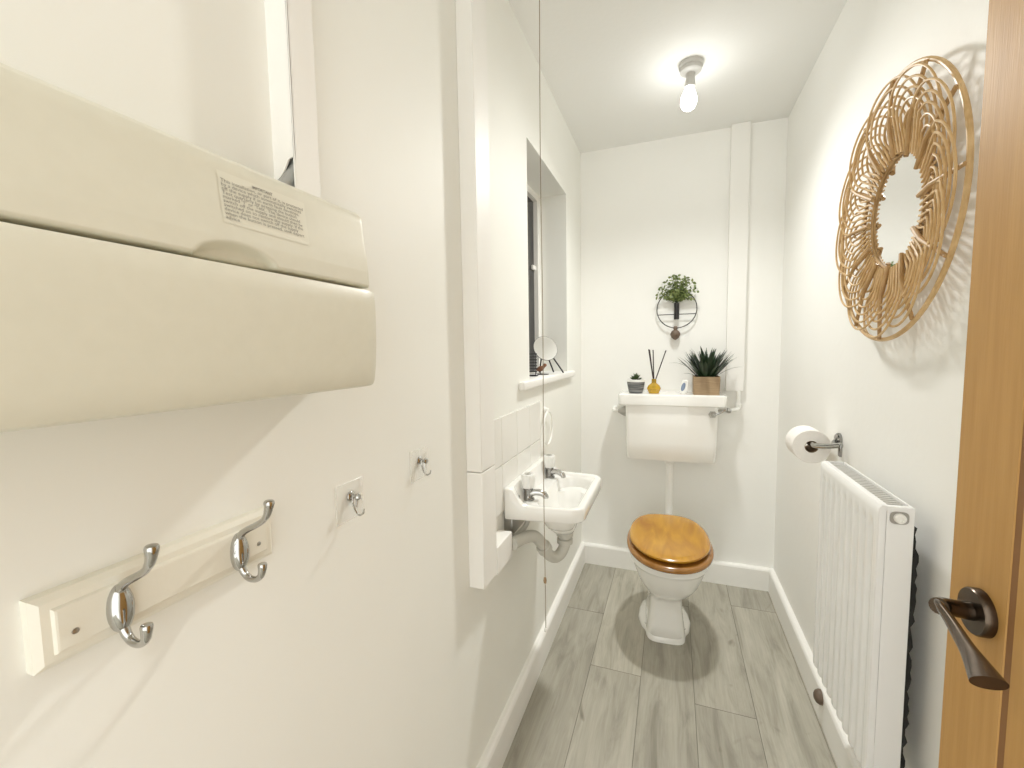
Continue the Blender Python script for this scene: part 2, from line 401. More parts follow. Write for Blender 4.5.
text_obj("IMPORTANT", 0.0043, lp((ly0 + ly1) / 2 - 0.004, z), xdir, zdir, M['ink'], lab, 'lettering', 'CENTER', 0.00008)
for i, s in enumerate(lines):
    text_obj(s, 0.0047, lp(ly0 + 0.002, z - 0.0042 - i * 0.00385), xdir, zdir, M['ink'], lab, 'lettering', wide=1.22)
# screw hole near the bottom corner
# ---- trunking above the consumer unit
b = B()
TY0, TY1, TD = 0.457, 0.501, 0.037
t = thing('cable_trunking', 'painted cable trunking rising to the ceiling from the cream fuse board', 'trunking', (XL, 0.48, 1.5))
zc0 = 1.478
# side wall facing the camera has a broken notch at its lower end
side = [(0.0, ZC), (TD, ZC), (TD, 1.556), (TD - 0.004, 1.559), (TD - 0.010, 1.557), (TD - 0.017, 1.546), (TD - 0.024, 1.538), (TD - 0.031, 1.533), (TD - 0.037, 1.531)]
b = B(); b.loft([[(XL + d, TY0, z) for d, z in side], [(XL + d, TY0 + 0.002, z) for d, z in side]]); b.build('side_wall', M['gloss'], t, smooth=20)
b = B(); b.box(XL + TD - 0.003, XL + TD, TY0 + 0.0, TY1, zc0, ZC, 0.0012); b.build('front_cover', M['gloss'], t)
b = B(); b.box(XL, XL + TD - 0.003, TY1 - 0.002, TY1, zc0, ZC); b.build('side_wall', M['gloss'], t)
cb = B(); cb.tube(smooth_path([(XL + 0.02, 0.478, 1.62), (XL + 0.022, 0.476, 1.56), (XL + 0.019, 0.466, 1.535), (XL + 0.018, 0.453, 1.516), (XL + 0.024, 0.436, 1.4925)], 8), 0.0105, 14)
tag(cb.build('cable', M['cablegrey'], loc=(XL + 0.02, 0.46, 1.5)), 'grey sheathed cable peeping from the broken trunking above the fuse board', 'cable')

# ================================================================== COAT RAIL
t = thing('coat_rail', 'cream painted wooden rail with two chrome double hooks', 'coat rack', (XL, 0.29, 1.066))
ry0, ry1, rz0, rz1 = 0.180, 0.411, 1.0345, 1.0985
def rr(x, i): return [(x, ry0 + i, rz0 + i), (x, ry1 - i, rz0 + i), (x, ry1 - i, rz1 - i), (x, ry0 + i, rz1 - i)]
b = B(); b.loft([rr(XL, 0), rr(XL + 0.010, 0), rr(XL + 0.013, 0.0035), rr(XL + 0.0145, 0.0055), rr(XL + 0.0155, 0.0115), rr(XL + 0.0185, 0.013), rr(XL + 0.019, 0.0145)])
b.build('backboard', M['board'], t, smooth=15)
BX = XL + 0.019
for y in (0.205, 0.385):
    b = B(); b.lathe([(0.0028, 0), (0.0026, 0.0006), (0.0012, 0.0009)], (BX, y, 1.0605), (1, 0, 0), 12); b.build('screw', M['steel'], t)
def coat_hook(y):
    b = B(); rings = []
    for k, (sc_, dx) in enumerate([(1, 0), (1, 0.003), (0.93, 0.0055), (0.75, 0.0085), (0.45, 0.0105), (0.1, 0.0112)]):
        rings.append([(BX + dx, y + 0.0105 * sc_ * math.cos(a), 1.0625 + 0.0235 * sc_ * math.sin(a)) for a in (2 * math.pi * j / 28 for j in range(28))])
    b.loft(rings); pl = b.build('coat_hook', M['chrome'], t)
    pl['label'] = 'chrome double hook on an oval plate'
    b = B(); P_ = smooth_path([(BX + 0.002, y, 1.076), (BX + 0.007, y, 1.085), (BX + 0.016, y, 1.0915), (BX + 0.030, y, 1.0985), (BX + 0.043, y, 1.106), (BX + 0.051, y, 1.115), (BX + 0.0545, y, 1.125), (BX + 0.0555, y, 1.1325)], 5)
    rad = [table([(0, 0.0050), (0.25, 0.0040), (0.6, 0.0036), (0.8, 0.0048), (0.93, 0.0060), (0.97, 0.0050), (1.0, 0.0015)], k / (len(P_) - 1))[0] for k in range(len(P_))]
    b.tube(P_, rad, 16); b.build('upper_prong', M['chrome'], pl)
    b = B(); P_ = smooth_path([(BX + 0.003, y, 1.047), (BX + 0.007, y, 1.0385), (BX + 0.015, y, 1.0325), (BX + 0.026, y, 1.0325), (BX + 0.0345, y, 1.038), (BX + 0.038, y, 1.047), (BX + 0.0385, y, 1.055)], 5)
    rad = [table([(0, 0.0048), (0.25, 0.0038), (0.6, 0.0036), (0.8, 0.0044), (0.93, 0.0052), (0.97, 0.0044), (1.0, 0.0012)], k / (len(P_) - 1))[0] for k in range(len(P_))]
    b.tube(P_, rad, 16); b.build('lower_prong', M['chrome'], pl)
    return pl
coat_hook(0.2375); coat_hook(0.3575)

# ================================================================== ADHESIVE HOOKS
def adhesive_hook(y, z, label):
    t = thing('adhesive_hook', label, 'hook', (XL, y, z), 'clear adhesive wall hooks')
    b = B(); b.box(XL + 0.0003, XL + 0.0016, y - 0.032, y + 0.032, z - 0.033, z + 0.033, 0.0006, 1); b.build('plate', M['clear'], t)
    cx = XL + 0.0016
    b = B(); b.lathe([(0.0085, 0), (0.0085, 0.002), (0.007, 0.004), (0.004, 0.005), (0.0035, 0.0125), (0.0055, 0.0135), (0.006, 0.017), (0.004, 0.0195), (0.0005, 0.020)], (cx, y + 0.001, z + 0.008), (1, 0, 0), 20)
    b.build('swivel', M['chrome'], t)
    b = B(); b.tube(smooth_path([(cx + 0.0095, y - 0.004, z + 0.009), (cx + 0.0100, y - 0.005, z), (cx + 0.0100, y - 0.002, z - 0.010), (cx + 0.0125, y, z - 0.019), (cx + 0.019, y, z - 0.0225), (cx + 0.026, y, z - 0.018), (cx + 0.028, y, z - 0.011)], 6), 0.0015, 8)
    b.build('wire_hook', M['chrome'], t)
    b = B(); b.tube(smooth_path([(cx + 0.0095, y + 0.006, z + 0.009), (cx + 0.0100, y + 0.005, z), (cx + 0.0100, y + 0.003, z - 0.010)], 6), 0.0015, 8)
    b.build('wire_leg', M['chrome'], t)
adhesive_hook(0.5705, 1.051, 'clear adhesive wall hook closest to the coat rail')
adhesive_hook(0.7835, 1.0595, 'clear adhesive wall hook closest to the tall pipe boxing')

# ================================================================== PIPE BOXING beside the basin + branch + tiles
PY0, PY1, PD = 1.010, 1.102, 0.045
t = thing('pipe_boxing', 'tall white pipe boxing running to the ceiling beside the basin', 'boxing', (XL, 1.05, 0.66))
b = B(); b.box(XL, XL + PD, PY0, PY1, 0.662, 0.979, 0.003); b.build('lower_casing', M['gloss'], t)
b = B(); b.box(XL, XL + PD, PY0, PY1, 0.981, ZC, 0.003); b.build('upper_casing', M['gloss'], t)
b = B(); b.box(XL, XL + PD + 0.002, PY1, 1.222, 0.657, 0.738, 0.003)
tag(b.build('branch_boxing', M['gloss'], loc=(XL, 1.16, 0.657)), 'short white box branching from the pipe boxing under the basin', 'boxing')
t = thing('tiled_splashback', 'white tiled splashback on the wall above the basin', 'splashback', (XL, 1.38, 0.80))
b = B(); b.box(XL, XL + 0.004, 1.103, 1.672, 0.78, 1.088); b.build('grout', M['grout'], t)
b = B()
ty = 1.103
rows = [(0.788, 0.9365), (0.9385, 1.0915)]
for z0, z1 in rows:
    y = ty
    while y < 1.66:
        y1 = min(y + 0.1435, 1.674); b.box(XL + 0.002, XL + 0.0085, y, y1 - 0.0015, z0, z1, 0.002, 2); y += 0.1435
b.build('tiles', M['tile'], t)

# ================================================================== BASIN
SY = 1.476; SZ = 0.806
t = thing('wash_basin', 'small white wall-hung basin below the tiled splashback', 'basin', (XL, SY, SZ))
SX0, SDEP, SHW = XL + 0.009, 0.248, 0.225
def b_out(fi, si, bi, rf, zf, rb=0.006, n=10):
    """rounded outline with front, side and back inset; zf(v) gives the height"""
    v0, v1, h = bi, SDEP - fi, SHW - si
    P = []
    def arc(cv, cy, r, a0, a1):
        for k in range(n): 
            a = lerp(a0, a1, k / (n - 1)); P.append((cv + r * math.cos(a), cy + r * math.sin(a)))
    rf = min(rf, h * 0.98, (v1 - v0) * 0.49); rb2 = min(max(rb, 0.003), (v1 - v0) * 0.49, h * 0.98)
    va, vb = v1 - rf, v0 + rb2; side = [vb + (va - vb) * (1 - k / 13.0) ** 1.6 for k in range(1, 13)]
    arc(va, h - rf, rf, 0, math.pi / 2); P += [(v, h) for v in side]; arc(vb, h - rb2, rb2, math.pi / 2, math.pi)
    arc(vb, -h + rb2, rb2, math.pi, 1.5 * math.pi); P += [(v, -h) for v in reversed(side)]; arc(va, -h + rf, rf, 1.5 * math.pi, 2 * math.pi)
    out = []
    for v, y in P:
        yy = SY + y * (1 - 0.11 * max(0, v) / SDEP) + 0.004 * v / SDEP
        out.append((SX0 + v, yy, zf(v)))
    return out
zr = lambda v: SZ + 0.055 * (1 - sstep(0.020, 0.062, v))
rings = []
cz = lambda z: (lambda v: z)
# underside of the bowl upward
def under(r1, r2, cx, z):
    o = []
    for X, Y, _ in b_out(0.020, 0.020, 0.004, 0.045, cz(0)):
        a = math.atan2((Y - SY + 0.004) / 0.2, (X - SX0 - cx) / 0.11)
        o.append((SX0 + cx + r1 * math.cos(a), SY - 0.004 + r2 * math.sin(a), z))
    return o
for r1, r2, z in [(0.018, 0.018, 0.648), (0.026, 0.026, 0.650), (0.045, 0.060, 0.661), (0.065, 0.095, 0.685), (0.078, 0.125, 0.718), (0.086, 0.145, 0.752)]:
    rings.append(under(r1, r2, 0.145, z))
rings.append(b_out(0.020, 0.020, 0.004, 0.045, cz(0.766)))
rings.append(b_out(0.004, 0.004, 0.001, 0.045, cz(0.760)))
rings.append(b_out(0.000, 0.000, 0.0, 0.045, cz(0.764)))
rings.append(b_out(0.000, 0.000, 0.0, 0.045, lambda v: lerp(0.764, zr(v), 0.5)))
rings.append(b_out(0.000, 0.000, 0.0, 0.045, lambda v: zr(v) - 0.005))
rings.append(b_out(0.003, 0.003, 0.0, 0.043, lambda v: zr(v) - 0.001))
rings.append(b_out(0.008, 0.008, 0.003, 0.040, lambda v: zr(v)))
rings.append(b_out(0.019, 0.017, 0.022, 0.034, lambda v: zr(v), 0.02))
rings.append(b_out(0.024, 0.022, 0.027, 0.033, lambda v: min(zr(v), lerp(zr(v), SZ - 0.006, 0.35)), 0.028))
rings.append(b_out(0.028, 0.026, 0.040, 0.032, lambda v: SZ - 0.008, 0.035))
ol = b_out(0.031, 0.029, 0.084, 0.055, lambda v: SZ - 0.011, 0.065)
bc = Vector((SX0 + 0.148, SY + 0.002, 0))
for sc_, dz in [(1.0, 0.0), (0.975, 0.006), (0.945, 0.018), (0.90, 0.038), (0.84, 0.062), (0.75, 0.084), (0.63, 0.100), (0.48, 0.110), (0.30, 0.115), (0.13, 0.117)]:
    rings.append([(bc.x + (X - bc.x) * sc_, bc.y + (Y - bc.y) * sc_, SZ - 0.011 - dz) for X, Y, _ in ol])
b = B(); b.loft(rings); b.build('bowl', M['ceramic'], t, smooth=50)
# taps
def tap(y, spout_dy):
    x = XL + 0.058; z0 = SZ - 0.009
    b = B(); b.lathe([(0.021, 0), (0.021, 0.004), (0.0165, 0.008), (0.0145, 0.012), (0.0145, 0.030), (0.0165, 0.034), (0.0165, 0.038), (0.012, 0.042), (0.010, 0.046)], (x, y, z0), (0, 0, 1), 24)
    tp = b.build('tap', M['tapchrome'], t); tp['label'] = 'chrome pillar tap with a clear fluted knob'
    rings = []
    for r, h in [(0.013, 0.038), (0.0185, 0.042), (0.0210, 0.054), (0.0222, 0.070), (0.0232, 0.081), (0.0215, 0.086), (0.011, 0.087)]:
        rings.append([(x + r * (1 + 0.10 * math.cos(6 * a)) * math.cos(a), y + r * (1 + 0.10 * math.cos(6 * a)) * math.sin(a), z0 + h) for a in (2 * math.pi * k / 48 for k in range(48))])
    b = B(); b.loft(rings); b.build('knob', M['acrylic'], tp, smooth=60)
    b = B(); b.lathe([(0.011, 0.0872), (0.0115, 0.0890), (0.009, 0.0905), (0.001, 0.0907)], (x, y, z0), (0, 0, 1), 20); b.build('knob_cap', M['steel'], tp)
    b = B(); b.tube(smooth_path([(x + 0.004, y, z0 + 0.020), (x + 0.020, y + spout_dy * 0.3, z0 + 0.025), (x + 0.040, y + spout_dy * 0.7, z0 + 0.024), (x + 0.055, y + spout_dy, z0 + 0.016), (x + 0.058, y + spout_dy, z0 + 0.006)], 6), [0.0115] * 6 + [0.0108] * 12 + [0.0098] * 7, 14); b.build('spout', M['chrome'], tp)
tap(1.352, 0.012); tap(1.620, -0.008)
# overflow slots in the upstand and waste ring
b = B(); b.lathe([(0.007, 0), (0.007, 0.0012), (0.004, 0.0016)], (XL + 0.041, 1.305, 0.818), (1, 0, 0), 14); b.build('overflow', M['steel'], t)
b = B(); b.lathe([(0.02, 0), (0.02, 0.002), (0.014, 0.003), (0.012, 0.0005)], (SX0 + 0.148, SY + 0.002, SZ - 0.1285), (0, 0, 1), 24); b.build('waste_ring', M['chrome'], t)
# plug hole tail and trap
wx, wy = SX0 + 0.145, SY - 0.004
b = B(); b.lathe([(0.021, 0), (0.030, -0.004), (0.030, -0.016), (0.022, -0.018), (0.022, -0.026), (0.028, -0.028), (0.028, -0.044), (0.020, -0.046)], (wx, wy, 0.652), (0, 0, 1), 24)
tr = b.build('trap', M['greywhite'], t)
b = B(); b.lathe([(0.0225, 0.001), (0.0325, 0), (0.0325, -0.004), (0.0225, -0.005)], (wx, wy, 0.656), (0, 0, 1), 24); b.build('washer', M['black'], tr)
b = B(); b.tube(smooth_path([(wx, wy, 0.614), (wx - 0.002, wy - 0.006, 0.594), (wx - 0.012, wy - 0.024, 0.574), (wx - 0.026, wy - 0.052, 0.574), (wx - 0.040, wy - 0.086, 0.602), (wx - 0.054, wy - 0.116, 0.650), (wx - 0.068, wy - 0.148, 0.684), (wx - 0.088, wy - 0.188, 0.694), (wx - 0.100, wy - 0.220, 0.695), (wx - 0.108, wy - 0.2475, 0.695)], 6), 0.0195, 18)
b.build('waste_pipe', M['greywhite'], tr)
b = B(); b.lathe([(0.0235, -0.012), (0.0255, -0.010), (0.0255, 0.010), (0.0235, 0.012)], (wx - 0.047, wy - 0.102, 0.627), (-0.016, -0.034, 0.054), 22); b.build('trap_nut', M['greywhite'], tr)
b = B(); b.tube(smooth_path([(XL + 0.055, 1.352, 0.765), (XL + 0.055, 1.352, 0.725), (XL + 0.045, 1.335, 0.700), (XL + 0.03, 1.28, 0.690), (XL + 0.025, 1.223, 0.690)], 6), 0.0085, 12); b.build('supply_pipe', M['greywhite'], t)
b = B(); b.box(XL, XL + 0.03, 1.27, 1.40, 0.700, 0.762, 0.004); b.build('bracket', M['steel'], t)

# towel ring
t = thing('towel_ring', 'white plastic towel ring on the wall beyond the basin taps', 'towel ring', (XL, 1.747, 1.0))
b = B(); b.lathe([(0.014, 0), (0.014, 0.006), (0.009, 0.010), (0.008, 0.022), (0.004, 0.024)], (XL, 1.747, 1.046), (1, 0, 0), 20); b.build('mount', M['plastic'], t)
b = B(); b.tube([(XL + 0.019, 1.747 + 0.068 * math.cos(a), 0.970 + 0.070 * math.sin(a)) for a in (2 * math.pi * k / 48 for k in range(48))], 0.0042, 10, True); b.build('ring', M['plastic'], t)

# pull cord from the ceiling
cx, cy = -0.3055, 1.05
t = thing('light_pull', 'thin light pull cord hanging from the ceiling before the basin', 'pull cord', (cx, cy, ZC))
b = B(); b.tube([(cx + 0.001 * math.sin(k * 0.7), cy, lerp(ZC - 0.02, 0.562, k / 20)) for k in range(21)], 0.0010, 8); b.build('cord', M['cordbrown'], t)
b = B(); b.lathe([(0.001, 0), (0.0035, 0.001), (0.0045, 0.008), (0.003, 0.016), (0.001, 0.017)], (cx, cy, 0.688), (0, 0, 1), 14); b.build('toggle', M['toggle'], t)
b = B(); b.lathe([(0.001, 0), (0.004, 0.002), (0.0038, 0.010), (0.001, 0.013)], (cx, cy, 0.553), (0, 0, 1), 14); b.build('acorn', M['plastic'], t)
b = B(); b.lathe([(0.035, 0), (0.035, -0.015), (0.012, -0.028), (0.003, -0.03)], (cx, cy, ZC), (0, 0, 1), 28); b.build('switch_housing', M['plastic'], t)

# ================================================================== THINGS ON THE WINDOW LEDGE
LZ = 1.1865
t = thing('vanity_mirror', 'round tilted make-up mirror on black legs standing on the window ledge', 'mirror', (-0.560, 1.96, LZ))
mc = Vector((-0.560, 1.975, 1.3065)); nrm = Vector((0.60, -0.70, 0.36)).normalized()
b = B(); b.lathe([(0.001, 0.0), (0.060, 0.0), (0.0615, 0.002), (0.0615, 0.0035), (0.001, 0.0035)], mc - nrm * 0.006, nrm, 40); mbk = b.build('mirror_back', M['black'], t)
b = B(); b.lathe([(0.001, 0.0), (0.0600, 0.0), (0.0600, 0.0012), (0.001, 0.0012)], mc - nrm * 0.0026, nrm, 40); b.build('mirror_glass', M['mirror'], t)
up_ = (Vector((0, 0, 1)) - nrm * nrm.z).normalized(); sd = up_.cross(nrm).normalized()
hb = mc - nrm * 0.011
for sgn, foot in ((1, Vector((-0.477, 1.985, LZ + 0.003))), (-1, Vector((-0.596, 1.99, LZ + 0.003))), (0, Vector((-0.545, 2.06, LZ + 0.003)))):
    b = B(); b.tube([hb + sd * 0.012 * sgn, foot], 0.0036, 10); b.build('leg', M['black'], t)
b = B(); b.lathe([(0.014, 0), (0.014, 0.006), (0.006, 0.008)], mc - nrm * 0.0065, -nrm, 18); b.build('hub', M['black'], t)
# black wire rack
t = thing('wire_rack', 'small black rack of stacked bars at the near corner of the window ledge', 'rack', (-0.56, 1.76, LZ))
fx, fy = -0.561, 1.765
b = B(); b.box(fx - 0.022, fx + 0.022, fy - 0.014, fy + 0.016, LZ, LZ + 0.006, 0.002); b.build('base', M['blackmetal'], t)
for s in (-1, 1):
    b = B(); b.tube([(fx + s * 0.016, fy, LZ + 0.005), (fx + s * 0.016, fy, LZ + 0.099)], 0.0022, 8); b.build('upright', M['blackmetal'], t)
for k in range(7):
    z = LZ + 0.020 + k * 0.0125
    b = B(); b.tube([(fx - 0.022, fy - 0.002, z), (fx + 0.022, fy - 0.002, z)], 0.0024, 8); b.build('bar', M['blackmetal'], t)
# brown trinket
t = thing('trinket', 'small brown bird-shaped trinket beside the black rack on the window ledge', 'ornament', (-0.553, 1.88, LZ))
b = B(); b.tube(smooth_path([(-0.582, 1.878, LZ + 0.026), (-0.566, 1.880, LZ + 0.024), (-0.552, 1.882, LZ + 0.030), (-0.541, 1.884, LZ + 0.040), (-0.534, 1.886, LZ + 0.049)], 5),
                 [0.002, 0.004, 0.006, 0.008, 0.0095, 0.011, 0.012, 0.0125, 0.0125, 0.012, 0.011, 0.010, 0.0085, 0.0075, 0.0072, 0.0076, 0.008, 0.008, 0.0075, 0.0055, 0.001], 14); b.build('body', M['copperish'], t)
for dx in (-0.006, 0.006):
    b = B(); b.tube([(-0.552 + dx, 1.882, LZ + 0.022), (-0.552 + dx, 1.880, LZ + 0.002)], 0.0016, 8); b.build('leg', M['blackmetal'], t)
b = B(); b.box(-0.572, -0.522, 1.870, 1.892, LZ, LZ + 0.0035, 0.0012); b.build('base', M['blackmetal'], t)

# ================================================================== CISTERN, FLUSH PIPE, TOILET
CX = -0.006
t = thing('toilet_cistern', 'white wall-mounted ceramic cistern carrying pots and a diffuser', 'cistern', (CX, YB, 0.70))
def crect(hw, y0, z, r=0.022, y1=YB, n=6):
    P = []
    for (cxx, cyy, a0) in ((CX - hw + r, y0 + r, math.pi), (CX + hw - r, y0 + r, 1.5 * math.pi)):
        for k in range(n): a = a0 + (math.pi / 2) * k / (n - 1); P.append((cxx + r * math.cos(a), cyy + r * math.sin(a), z))
    P += [(CX + hw, y1, z), (CX - hw, y1, z)]; return P
b = B(); b.loft([crect(0.208, 2.392, 0.702), crect(0.216, 2.380, 0.704), crect(0.220, 2.374, 0.712), crect(0.223, 2.369, 0.80), crect(0.227, 2.366, 0.985), crect(0.227, 2.366, 1.001)]); b.build('tank', M['ceramic'], t, smooth=40)
b = B(); b.loft([crect(0.250, 2.364, 0.999), crect(0.259, 2.353, 0.999), crect(0.2615, 2.350, 1.002), crect(0.264, 2.348, 1.047, 0.018), crect(0.2625, 2.3495, 1.053, 0.018), crect(0.258, 2.354, 1.0565, 0.018), crect(0.25, 2.362, 1.0575, 0.018)]); b.build('tank_lid', M['ceramic'], t, smooth=35)
# side fittings
b = B(); b.lathe([(0.019, 0), (0.019, 0.012), (0.014, 0.026), (0.007, 0.036)], (0.192, 2.3665, 0.960), (0.25, -0.9, 0.1), 6)
lv = b.build('flush_lever', M['chrome'], t, smooth=20)
b = B(); b.tube(smooth_path([(0.199, 2.338, 0.962), (0.225, 2.338, 0.974), (0.255, 2.345, 0.990)], 6), [0.0050] * 12 + [0.0062], 10); b.build('lever_arm', M['chrome'], lv)
b = B(); b.lathe([(0.030, 0), (0.028, 0.012), (0.012, 0.042), (0.009, 0.046)], (CX - 0.225, 2.43, 0.955), (-1, 0, 0.02), 24); ov = b.build('overflow_nut', M['steel'], t)
b = B(); b.tube(smooth_path([(CX - 0.262, 2.43, 0.956), (CX - 0.280, 2.432, 0.957), (CX - 0.296, 2.447, 0.958), (CX - 0.300, 2.50, 0.958), (CX - 0.300, YB, 0.958)], 6), 0.0095, 14); b.build('overflow_pipe', M['plastic'], ov)

t = thing('flush_pipe', 'white plastic flush pipe dropping from the cistern to the toilet pan', 'pipe', (CX, 2.47, 0.4))
b = B(); b.tube(smooth_path([(CX, 2.465, 0.70), (CX, 2.465, 0.60), (CX, 2.465, 0.42), (CX, 2.455, 0.36), (CX, 2.42, 0.325), (CX, 2.36, 0.32), (CX, 2.268, 0.32)], 6), 0.019, 18); b.build('pipe', M['plastic'], t)
b = B(); b.lathe([(0.020, -0.034), (0.0245, -0.030), (0.0255, -0.020), (0.031, -0.016), (0.031, 0.0)], (CX, 2.465, 0.7015), (0, 0, 1), 24); b.build('collar', M['plastic'], t)

# cold feed and boxing on the back wall
b = B(); b.box(0.266, 0.353, YB - 0.032, YB, 1.066, ZC, 0.0025)
tag(b.build('wall_boxing', M['gloss'], loc=(0.31, YB, 1.066)), 'narrow white boxing running down the end wall above the cistern', 'boxing')
t = thing('supply_pipe', 'white elbow pipe from the end wall boxing to the cistern', 'pipe', (0.325, 2.52, 0.96))
b = B(); b.tube(smooth_path([(0.328, 2.528, 1.066), (0.328, 2.528, 1.02), (0.328, 2.524, 0.985), (0.322, 2.510, 0.972), (0.305, 2.49, 0.970), (0.285, 2.470, 0.970)], 6), 0.0105, 14); b.build('elbow', M['plastic'], t)
b = B(); b.lathe([(0.0125, -0.008), (0.015, -0.006), (0.015, 0.006), (0.0125, 0.008)], (0.328, 2.526, 0.992), (0, 0, 1), 20); b.build('collar', M['plastic'], t)
b = B(); b.lathe([(0.011, 0), (0.015, 0.003), (0.015, 0.014), (0.009, 0.018), (0.0075, 0.060)], (0.286, 2.471, 0.970), (-1, -0.15, -0.04), 6); b.build('compression_nut', M['steel'], t, smooth=20)

# toilet pan
TX, TY = -0.006, 0.0
TROT = R(4.0); TC = Vector((-0.006, 2.02))
def trot(x, y):
    dx, dy = x - TC.x, y - TC.y; c, s = math.cos(TROT), math.sin(TROT)
    return TC.x + dx * c - dy * s, TC.y + dx * s + dy * c
t = thing('toilet', 'white toilet pan with a closed honey pine lid', 'toilet', (TX, 2.03, 0))
def t_ring(z, hw, yf, yb, ex=0.85, cx=0.0, n=56, flare=None):
    o = []; yc = (yf + yb) / 2; Ln = (yb - yf) / 2
    for k in range(n):
        a = 2 * math.pi * k / n
        ca, sa = math.cos(a), math.sin(a)
        y = yc - Ln * math.copysign(abs(ca) ** ex, ca)
        w = hw * abs(sa) ** ex * (flare(y) if flare else 1.0)
        X, Y = trot(TX + cx + math.copysign(w, sa), y)
        o.append((X, Y, z))
    return o
fl_ = lambda y: lerp(0.74, 1.0, sstep(1.99, 2.06, y)) * lerp(1.0, 0.9, sstep(2.12, 2.2, y))
foot = dict(ex=0.42, cx=-0.010)
rings = [t_ring(0.0, 0.118, 1.925, 2.255, flare=fl_, **foot), t_ring(0.014, 0.116, 1.927, 2.250, flare=fl_, **foot), t_ring(0.022, 0.106, 1.932, 2.24, flare=fl_, **foot),
         t_ring(0.030, 0.084, 1.929, 2.225, 0.34, -0.010), t_ring(0.07, 0.078, 1.933, 2.220, 0.34, -0.010), t_ring(0.13, 0.070, 1.938, 2.22, 0.38, -0.009), t_ring(0.180, 0.068, 1.936, 2.22, 0.42, -0.008),
         t_ring(0.200, 0.074, 1.925, 2.22, 0.55, -0.006), t_ring(0.218, 0.090, 1.90, 2.22, 0.7, -0.003), t_ring(0.240, 0.110, 1.872, 2.225, 0.78), t_ring(0.275, 0.132, 1.845, 2.235, 0.82), t_ring(0.315, 0.148, 1.825, 2.25, 0.85), t_ring(0.350, 0.159, 1.806, 2.26, 0.87), t_ring(0.366, 0.163, 1.799, 2.265, 0.87),
         t_ring(0.370, 0.169, 1.790, 2.27, 0.87), t_ring(0.395, 0.172, 1.786, 2.275, 0.87), t_ring(0.402, 0.168, 1.792, 2.27, 0.87), t_ring(0.404, 0.150, 1.81, 2.25, 0.87)]
b = B(); b.loft(rings); b.build('pan', M['ceramic'], t, smooth=50)
for sx, yy in ((-0.094, 2.060), (-0.099, 2.135), (0.075, 2.060), (0.080, 2.135)):
    X, Y = trot(TX + sx, yy); b = B(); b.lathe([(0.0055, 0), (0.0055, 0.0025), (0.003, 0.004)], (X, Y, 0.0215), (0, 0, 1), 12); b.build('screw', M['dark'], t)
X, Y = trot(TX + 0.07, 2.19)
b = B(); b.tube(smooth_path([(X - 0.035, Y + 0.01, 0.10), (X + 0.0, Y + 0.008, 0.10), (X + 0.022, Y + 0.012, 0.095), (X + 0.030, Y + 0.05, 0.09)], 6), [0.024] * 7 + [0.026] * 8 + [0.026] * 4, 18); b.build('outlet_pipe', M['cream'], t)
# seat ring and lid
def s_ring(z, hw, yf, yb, n=64):
    o = []; yc = yf + (yb - yf) * 0.50
    for k in range(n):
        a = 2 * math.pi * k / n; ca, sa = math.cos(a), math.sin(a)
        ex = 0.93 if ca > 0 else 0.66
        Ln = yc - yf if ca > 0 else yb - yc
        y = yc - Ln * math.copysign(abs(ca) ** 0.96, ca)
        X, Y = trot(TX + math.copysign(hw * abs(sa) ** ex, sa), y)
        tilt = 0.020 * (y - 1.76) / 0.46
        o.append((X, Y, z + tilt))
    return o
SF, SB = 1.760, 2.222
b = B(); b.loft([s_ring(0.4045, 0.165, SF + 0.012, SB - 0.01), s_ring(0.406, 0.176, SF + 0.0, SB), s_ring(0.412, 0.181, SF - 0.005, SB + 0.004), s_ring(0.422, 0.181, SF - 0.005, SB + 0.004), s_ring(0.428, 0.176, SF + 0.001, SB), s_ring(0.430, 0.160, SF + 0.018, SB - 0.012)])
b.build('seat', M['pine_dark'], t, smooth=50)
b = B(); b.loft([s_ring(0.440, 0.156, SF + 0.024, SB - 0.006), s_ring(0.442, 0.165, SF + 0.016, SB), s_ring(0.447, 0.169, SF + 0.012, SB + 0.004), s_ring(0.453, 0.167, SF + 0.011, SB + 0.002), s_ring(0.458, 0.158, SF + 0.020, SB - 0.008), s_ring(0.460, 0.143, SF + 0.038, SB - 0.025), s_ring(0.461, 0.10, SF + 0.08, SB - 0.07)])
ld = b.build('lid', M['pine'], t, smooth=50)
for sx in (-0.07, 0.07):
    X, Y = trot(TX + sx, SF + 0.10); b = B(); b.lathe([(0.012, 0), (0.012, 0.014)], (X, Y, 0.431), (0, 0, 1), 14); b.build('buffer', M['plastic'], t)
    X, Y = trot(TX + sx, SB - 0.003); b = B(); b.tube([(X - 0.02, Y + 0.006, 0.445), (X + 0.02, Y + 0.006, 0.445)], 0.009, 14); b.build('hinge', M['steel'], t)

